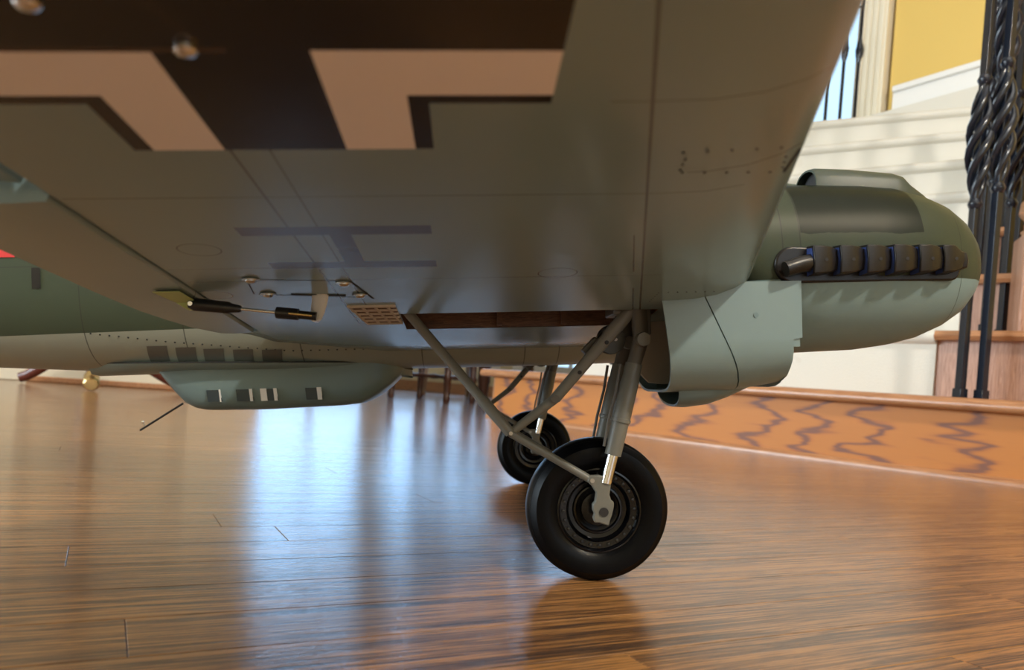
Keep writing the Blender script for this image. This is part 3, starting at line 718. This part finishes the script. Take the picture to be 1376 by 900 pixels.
    def shell(fa, fb, off, name, parent, m, thick=.0016):
        cols = []
        N = 6
        outs = [(1, u) for u in us] + [(-1, u) for u in reversed(us)]
        mb = MB()
        def pt(sgn, u, t, inn):
            F = fa(u) + (fb(u) - fa(u)) * t
            ub = .006 * max(0, (F - .10)) / .035
            uu = u + (ub * max(0, (.165 - u) / .03))
            return V(F, side * NC + sgn * (fsec(u) + off - inn), uu + (inn if u < .15 else 0) - off * (1 if u < .15 else 0))
        ro = [[pt(s_, u, i / N, 0) for s_, u in outs] for i in range(N + 1)]
        ri = [[pt(s_, u, i / N, thick) for s_, u in outs] for i in range(N + 1)]
        mb.loft(ro, closed=False, c0=False, c1=False); mb.loft(ri, closed=False, c0=False, c1=False)
        mb.loft([ro[0], ri[0]], closed=False, c0=False, c1=False); mb.loft([ro[-1], ri[-1]], closed=False, c0=False, c1=False)
        return mb.build(name, m, parent, smooth=32)
    fp = shell(lambda u: seam(u) + .0006, front, .0012, 'front_fairing_panel', n, M['blue'])
    rp = shell(fr_rear, lambda u: seam(u) - .0006, .0018, 'rear_fairing_panel', n, M['blue'])
    # front bulkhead
    MB().add([V(.1275, side * (NC + s_ * (fsec(u) - .001)), u) for s_, u in [(1, u) for u in us] + [(-1, u) for u in reversed(us)]], [tuple(range(2 * len(us)))]).build('fairing_front', M['blue'], n)
    for u in (.1705,):
        MB().box(V(.1315, side * (NC + fsec(.17) - .001), .1715), (.005, .002, .006)).build('hinge_tab', M['blue'], n)
    MB().lathe([(.0018, -.0004), (.0018, .0004)], V(.103, side * (NC + fsec(.19) + .0013), .1905), 'y', 12).build('fastener', M['blue2'], n)
    inner_plate = [(.036, .200), (.037, .165), (.040, .152), (.046, .1455), (.058, .1440), (.078, .1450), (.086, .152), (.088, .165), (.086, .200)]
    MB().prism(inner_plate, side * (NC - .016), side * (NC - .0185), lambda p, t: V(p[0], t, p[1])).build('fairing_inner_plate', M['inner_plate'], n, bevel=.0008)  # plate added over the dark fairing interior, tan as if lit from the floor
    # outlet scoop under the fairing
    mb = MB(); rr = []
    for F, w, ub in ((.056, .032, .1272), (.064, .034, .1265), (.080, .034, .1282), (.095, .031, .1330), (.108, .024, .1385), (.116, .016, .1415)):
        rr.append([V(F + .004 * (1 - abs(k - 5) / 5), side * NC + w * math.cos(math.pi * k / 10), .146 - (.146 - ub) * math.sin(math.pi * k / 10) ** .55) for k in range(11)])
    mb.loft(rr, closed=False, c0=False, c1=False)
    r2 = [[Vector(p) + Vector((0, 0, .0016)) for p in r] for r in rr[:5]]
    mb.loft(r2, closed=False, c0=False, c1=True); mb.loft([rr[0], r2[0]], closed=False, c0=False, c1=False)
    mb.build('outlet_scoop', M['blue2'], n, smooth=40)
    return n
nS = nacelle(1); nP = nacelle(-1)

# ---- landing gear
def gear(side):
    Lo, Li = NC + .0245, NC - .0245
    leg_parent = None
    for L, near in ((Lo, True), (Li, False)):
        L = side * L
        top, pin, s0, s1, fk, ax = (.0300, .205), (.0315, .177), (.026, .160), (.0090, .0945), (.0035, .0745), (0, .054)
        P = lambda q: V(q[0], L, q[1])
        d = Vector((s1[0] - s0[0], 0, s1[1] - s0[1]))
        s0v, s1v = Vector(P(s0)), Vector(P(s1))
        lp = lambda t: s0v + (s1v - s0v) * t
        st = MB().path([lp(0), lp(.16), lp(.17), lp(.60), lp(.605), lp(.64), lp(.645), lp(1)], [.0062, .0062, .0067, .0067, .0072, .0072, .0063, .0060], 20).build('gear_strut', M['grey'], plane, smooth=40)
        MB().path([P(top), P(pin), lp(.02)], [.0062, .0060, .0052], 14, (1, .75)).build('upper_link', M['greyd'], st, smooth=50)
        MB().lathe([(.0001, -.006), (.0048, -.006), (.0052, -.003), (.0052, .006), (.0001, .006)], V(pin[0], L + side * .004, pin[1]), 'y', 18).build('pivot_bolt', M['grey'], st, smooth=40)
        MB().path([lp(.99), P(fk)], .0044, 16).build('piston', M['chrome'], st, smooth=50)
        # side cylinder along the leg
        off = Vector((-.0100, 0, 0))
        MB().path([lp(.0) + off, lp(.3) + off * .85, lp(.6) + off * .9, lp(.9) + off * .8], .0011, 10).build('brake_line', M['greyd'], st, smooth=50)
        # axle bracket
        pl_ = [(.0075, .078), (-.0015, .0805), (-.0085, .0805), (-.0105, .0765), (-.007, .0730), (-.0040, .068), (-.0050, .0615), (-.0068, .0600), (-.0068, .0555), (-.0055, .0530), (-.0066, .0500), (-.0055, .0465), (-.0025, .0465), (.0015, .0450), (.0045, .0440), (.0055, .0480), (.0070, .0520), (.0085, .0580), (.0085, .0610), (.0065, .0625), (.0055, .0665)]
        MB().prism(pl_, L - side * .0028, L + side * .0030, lambda p, t: V(p[0], t, p[1])).build('axle_bracket', M['grey'], st, bevel=.0008)
        MB().lathe([(.0001, -.0036), (.0034, -.0036), (.0034, .0036), (.0001, .0036)], V(.0010, L, .0540), 'y', 18).build('axle_hole', M['dark'], st)
        MB().lathe([(.0001, -.004), (.0016, -.004), (.0016, .004), (.0001, .004)], V(-.0068, L, .0768), 'y', 12).build('rod_bolt', M['steel'], st, smooth=40)
        # braces
        be = (-.140, .206); el = (-.0645, .1125); bt = (.029, .2035); md = (-.032, .136); rod = (-.0068, .0768)
        br = MB().path([P(be), Vector(P(be)).lerp(Vector(P(el)), .74), Vector(P(be)).lerp(Vector(P(el)), .75), P(el)], [.0035, .0035, .0042, .0038], 14).build('rear_brace', M['grey'], plane, smooth=40)
        MB().lathe([(.0001, -.0055), (.0014, -.0055), (.0014, .0055), (.0001, .0055)], V(el[0], L, el[1]), 'y', 12).build('elbow_bolt', M['steel'], br, smooth=40)
        MB().path([P(el), Vector(P(el)).lerp(Vector(P(rod)), .93), P(rod)], [.0029, .0029, .0026], 12).build('radius_rod', M['grey'], br, smooth=50)
        if near:
            a, b = Vector(P(bt)), Vector(P(md)); L2 = Vector((0, side * .001, 0))
            fb_ = MB().path([a, a.lerp(b, .35), a.lerp(b, .37), a.lerp(b, .97), b], [.0046, .0052, .0045, .0040, .0040], 14, (1, .6)).build('front_brace', M['grey'], plane, smooth=40)
            MB().path([b, Vector(P(el))], [.0036, .0030], 12, (1, .6)).build('lower_brace', M['grey'], fb_, smooth=40)
            MB().lathe([(.0001, -.0045), (.0030, -.0045), (.0030, .0045), (.0001, .0045)], V(md[0], L, md[1]), 'y', 14).build('brace_bolt', M['greyd'], fb_, smooth=40)
            for F, U in ((.006, .1755), (-.014, .1545)): MB().lathe([(.0001, -.0035), (.0015, -.0035), (.0015, .0035), (.0001, .0035)], V(F, L, U), 'y', 12).build('brace_pin', M['dark'], fb_, smooth=40)
            MB().path([V(.022, side * (NC + .012), .203), V(.004, side * (NC + .012), .176)], .0010, 8).build('cable', M['chrome'], fb_, smooth=50)
            MB().box(V(-.0015, side * (NC + .014), .1715), (.014, .008, .012), Matrix.Rotation(math.radians(-45), 3, 'Y')).build('retract_block', M['greyd'], fb_, bevel=.001)
            pu = MB().lathe([(.0001, -.003), (.0105, -.003), (.011, -.001), (.009, 0), (.011, .001), (.0105, .003), (.0001, .003)], V(.0135, side * (NC + .004), .1785), 'y', 24).build('pulley', M['black'], fb_, smooth=30)
            for a_ in (0, 2.1, 4.2): MB().lathe([(.0001, -.004), (.0013, -.004), (.0013, .004), (.0001, .004)], V(.0115 + .005 * math.cos(a_), side * (NC + .004), .1785 + .005 * math.sin(a_)), 'y', 10).build('pulley_bolt', M['white'], fb_)
            MB().box(V(.022, side * (NC + .008), .2005), (.020, .034, .010)).build('retract_mount', M['greyd'], fb_, bevel=.001)
            MB().box(V(.034, side * (NC + .018), .1955), (.010, .016, .030)).build('retract_side', M['greyd'], fb_, bevel=.001)
    MB().path([V(-.0645, side * (Li - .003), .1125), V(-.0645, side * (Lo - .001), .1125)], .0026, 12).build('cross_tube', M['grey'], plane, smooth=50)
    MB().path([V(.001, side * (Li - .002), .054), V(.001, side * (Lo - .002), .054)], .0028, 14).build('axle', M['greyd'], plane, smooth=50)
    # wheel
    R, w = .0530, .0175
    prof = [(.0300, -.0125), (.0330, -.0150), (.040, -w), (.0465, -.0163), (.0500, -.0125), (.0510, -.0118), (.0512, -.0108), (.0520, -.0098), (.0529, -.005), (R, 0), (.0529, .005), (.0520, .0098), (.0512, .0108), (.0510, .0118), (.0500, .0125), (.0465, .0163), (.040, w), (.0330, .0150), (.0300, .0125)]
    c = V(0, side * NC, .0530)
    wh = MB().lathe(prof + [prof[0]], c, 'y', 72, False).build('wheel_tyre', M['rubber'], plane, smooth=35)
    hb = [(.0312, .0142), (.0300, .0146), (.0292, .0130), (.0284, .0110), (.0240, .0106), (.0232, .0112), (.0224, .0088), (.0216, .0062), (.0188, .0058), (.0180, .0078), (.0168, .0080), (.0160, .0056), (.0128, .0046), (.0120, .0066), (.0095, .0070), (.0001, .0072)]
    hub = [(r_, -h0) for r_, h0 in reversed(hb)] + hb
    h_ = MB().lathe(hub, c, 'y', 56).build('wheel_hub', M['rim'], wh, smooth=30)
    for k in range(24):
        a = 2 * math.pi * k / 24
        MB().lathe([(.0001, -.0016), (.0011, -.0014), (.0011, .0014), (.0001, .0016)], (c[0] + .0262 * math.cos(a), c[1] - side * .0108, c[2] + .0262 * math.sin(a)), 'y', 8).build('hub_bolt', M['boltm'], wh, smooth=40)
gear(1); gear(-1)

# ---- fuselage
def fus_sec(F):
    T = [(.46, .24, .27, .012), (.45, .225, .285, .032), (.42, .205, .305, .054), (.36, .186, .33, .071), (.28, .173, .352, .079), (.15, .167, .366, .082), (0, .165, .37, .082), (-.2, .165, .37, .082), (-.35, .167, .368, .0815), (-.5, .171, .362, .0795), (-.65, .180, .355, .074), (-.8, .200, .348, .062), (-.95, .232, .340, .044), (-1.06, .262, .332, .024), (-1.10, .285, .318, .008)]
    return T
def fus_params(F):
    T = fus_sec(0)
    if F >= T[0][0]: return T[0][1:]
    for a, b in zip(T, T[1:]):
        if b[0] <= F <= a[0]:
            t = (a[0] - F) / (a[0] - b[0]); return tuple(a[i] + (b[i] - a[i]) * t for i in (1, 2, 3))
    return T[-1][1:]
def fus_L(F, U, n_=2.8):
    b, t, w = fus_params(F); c = b + (t - b) * .51; h = (c - b) if U < c else (t - c)
    q = min(1, abs(U - c) / h); return w * (1 - q ** n_) ** (1 / n_)
rings = []
for F, b, t, w in fus_sec(0):
    c = b + (t - b) * .51; r = []
    for k in range(64):
        a = 2 * math.pi * k / 64; n_ = 2.8; sn, cs = math.sin(a), math.cos(a)
        x = w * abs(cs) ** (2 / n_) * (1 if cs >= 0 else -1); y = ((t - c) if sn >= 0 else (c - b)) * abs(sn) ** (2 / n_) * (1 if sn >= 0 else -1)
        r.append(V(F, x, c + y))
    rings.append(r)
fus = MB().loft(rings).build('fuselage', M['fus'], plane, smooth=40)
def fus_patch(name, f0, f1, u0, u1, m, sh=0, n_=5, off=.0007, poly=None):
    mb = MB(); g_ = []
    for i in range(n_ + 1):
        U = u0 + (u1 - u0) * i / n_; row = []
        for j in range(2):
            F = (f0, f1)[j] + sh * (1 - i / n_); row.append(V(F, fus_L(F, U) + off, U))
        g_.append(row)
    mb.loft(g_, closed=False, c0=False, c1=False); return mb.build(name, m, fus, smooth=60)
for k, (f0, u1, u0) in enumerate(((-.4046, .1916, .1768), (-.3776, .1897, .1760), (-.3512, .1878, .1752), (-.3230, .1865, .1744), (-.2951, .1857, .1736))):
    fus_patch('side_window', f0, f0 + .0195, u0, u1, M['gpatch'], -.003)
fus_patch('letter_bar', -.5025, -.4945, .2475, .2672, M['black'])
fus_patch('red_marking', -.560, -.5215, .2775, .292, M['red'], .004)
rv = MB()
for k in range(44):
    t = k / 43; F = -.4542 + .3700 * t; U = .2045 - .0095 * min(1, t / .2) - .0105 * min(1, max(0, (t - .2) / .3)) + .0
    rv.lathe([(.0009, -.0003), (.0009, .0006)], V(F, fus_L(F, U), U), 'y', 8)
o = rv.build('rivets', M['slot'], fus); o['kind'] = 'stuff'
# tail surfaces and tail wheel
mb = MB(); fin = [(-.86, .335), (-.94, .44), (-1.0, .485), (-1.06, .49), (-1.10, .45), (-1.11, .36), (-1.09, .31)]
mb.prism(fin, -.006, .006, lambda p, t: V(p[0], t, p[1])); mb.build('tail_fin', M['green'], plane, bevel=.004)
for s_ in (1, -1):
    mb = MB(); st = [(-.93, .03), (-1.0, .30), (-1.03, .345), (-1.07, .36), (-1.10, .33), (-1.11, .03)]
    mb.prism(st, .315, .327, lambda p, t: V(p[0], s_ * p[1], t)); mb.build('tailplane', M['wing_p'], plane, bevel=.005)
tw = MB().path([V(-.97, 0, .25), V(-.985, 0, .155)], [.006, .005], 12).build('tail_strut', M['grey'], plane, smooth=50)
MB().lathe([(.010, -.009), (.022, -.010), (.026, -.005), (.027, 0), (.026, .005), (.022, .010), (.010, .009)], V(-.985, 0, .1306), 'y', 28).build('tail_wheel', M['rubber'], tw, smooth=40)

# ---- gondola under the belly
side_prof = [(-.412, .174), (-.409, .1665), (-.3960, .1500), (-.383, .1345), (-.374, .1290), (-.360, .1262), (-.300, .1255), (-.225, .1275), (-.203, .1295), (-.188, .1365), (-.172, .1485), (-.158, .1625), (-.154, .174)]
def gw(F): 
    t = (F + .154) / -.258; return .0395 * (1 - max(0, 1 - t * 6) ** 2) ** .5 * (1 - .25 * max(0, (t - .75) / .25) ** 2) + .003
rings = []
for F, U in side_prof:
    pass
mb = MB(); N = 26; rr = []
for i in range(N + 1):
    F = -.411 + .256 * i / N
    for (a, x), (b, y) in zip(side_prof, side_prof[1:]):
        if a <= F <= b: ub = x + (y - x) * (F - a) / (b - a)
    w = gw(F); top = .180; r = []
    for k in range(21):
        a = math.pi * k / 20; cs, sn = math.cos(a), math.sin(a); n_ = 6
        r.append(V(F, w * abs(cs) ** (2 / n_) * (1 if cs >= 0 else -1) * (1 - .05 * sn), top - (top - ub) * abs(sn) ** (2 / n_)))
    rr.append(r)
gon = mb.loft(rr).build('belly_gondola', M['blue2'], plane, smooth=40)
sad = MB(); rr = []
for i in range(25):
    t = i / 24; F = -.478 + .326 * t; w = .058 * (math.sin(math.pi * min(1, max(.02, t * 1.0)) ** .8)) ** .35; h = .0055 if t > .3 else .0055 + .003 * (1 - t / .3)
    u = .1770 - .006 * t - (0.007 * max(0, (t - .85) / .15))
    rr.append([V(F, w, u), V(F, w * .98, u - .002), V(F, w * .7, u - h - .002), V(F, 0, u - h - .004), V(F, -w * .7, u - h - .002), V(F, -w * .98, u - .002), V(F, -w, u), V(F, 0, u + .004)])
sad.loft(rr).build('gondola_saddle', M['blue'], gon, smooth=50)
mb = MB(); mb.path([V(-.478 + .326 * i / 24, .058 * (math.sin(math.pi * min(1, max(.02, i / 24)) ** .8)) ** .35 + .0003, .1772 - .006 * i / 24 - .007 * max(0, (i / 24 - .85) / .15)) for i in range(25)], .0007, 6); mb.build('saddle_seam', M['slot'], gon)
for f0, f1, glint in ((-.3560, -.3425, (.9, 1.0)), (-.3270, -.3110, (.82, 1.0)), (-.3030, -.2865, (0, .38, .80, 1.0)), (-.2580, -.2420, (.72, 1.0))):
    def gq(a, b, u0, u1, off): return [V(a, gw((a + b) / 2) * .985 + off, u1), V(b, gw((a + b) / 2) * .985 + off, u1), V(b + .001, gw((a + b) / 2) * .962 + off, u0), V(a + .001, gw((a + b) / 2) * .962 + off, u0)]
    def gslab(nm, a, b, u0, u1, o0, o1, m, par):
        A, B = gq(a, b, u0, u1, o0), gq(a, b, u0, u1, o1)
        return MB().add(A + B, [(0, 1, 2, 3), (4, 5, 6, 7)] + [(i, (i + 1) % 4, 4 + (i + 1) % 4, 4 + i) for i in range(4)]).build(nm, m, par)
    wv = gslab('window', f0, f1, .1352, .1472, -.002, .0009, M['gl'], gon)
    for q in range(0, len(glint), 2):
        gslab('window_edge', f0 + (f1 - f0) * glint[q], f0 + (f1 - f0) * glint[q + 1], .1350, .1476, -.002, .0014, M['white'], gon)  # white slivers paint the glints along the pane edges
ant = MB().path([V(-.3815, .036, .1345), V(-.4245, .036, .1085)], .0011, 8).build('antenna_rod', M['black'], gon, smooth=50)
MB().path([V(-.4200, .036, .1112), V(-.4215, .036, .1160)], .0005, 6).build('antenna_pin', M['chrome'], gon, smooth=50)
MB().lathe([(.0001, -.0012), (.0013, -.001), (.0013, .001), (.0001, .0012)], V(-.4218, .036, .1166), 'y', 10).build('antenna_tip', M['chrome'], gon, smooth=50)

# ------------------------------------------------------------------ pendant lamp of the foyer, above and to the right of the picture
pd = empty('pendant_lamp', (1.6, -1.2, 2.55)); tag(pd, 'round pendant lamp hanging in the foyer to the right of the picture', 'lamp')
MB().path([(0, 0, .2), (0, 0, ZC - 2.55 - .02)], .006, 8).build('cord', M['black'], pd)
MB().lathe([(.20, .05), (.12, .17), (.03, .2), (.03, .205), (.125, .176), (.205, .05), (.20, .05)], (0, 0, 0), 'z', 32, False).build('lamp_shade', M['brassm'], pd, smooth=40)
MB().lathe([(.06, ZC - 2.55 - .03), (.07, ZC - 2.55)], (0, 0, 0), 'z', 24).build('ceiling_rose', M['brassm'], pd)
ld = bpy.data.lights.new('pendant_bulb', 'POINT'); ld.energy = 310; ld.color = (1.0, .96, .90); ld.shadow_soft_size = .11
lo = bpy.data.objects.new('pendant_bulb', ld); COL.objects.link(lo); lo.parent = pd
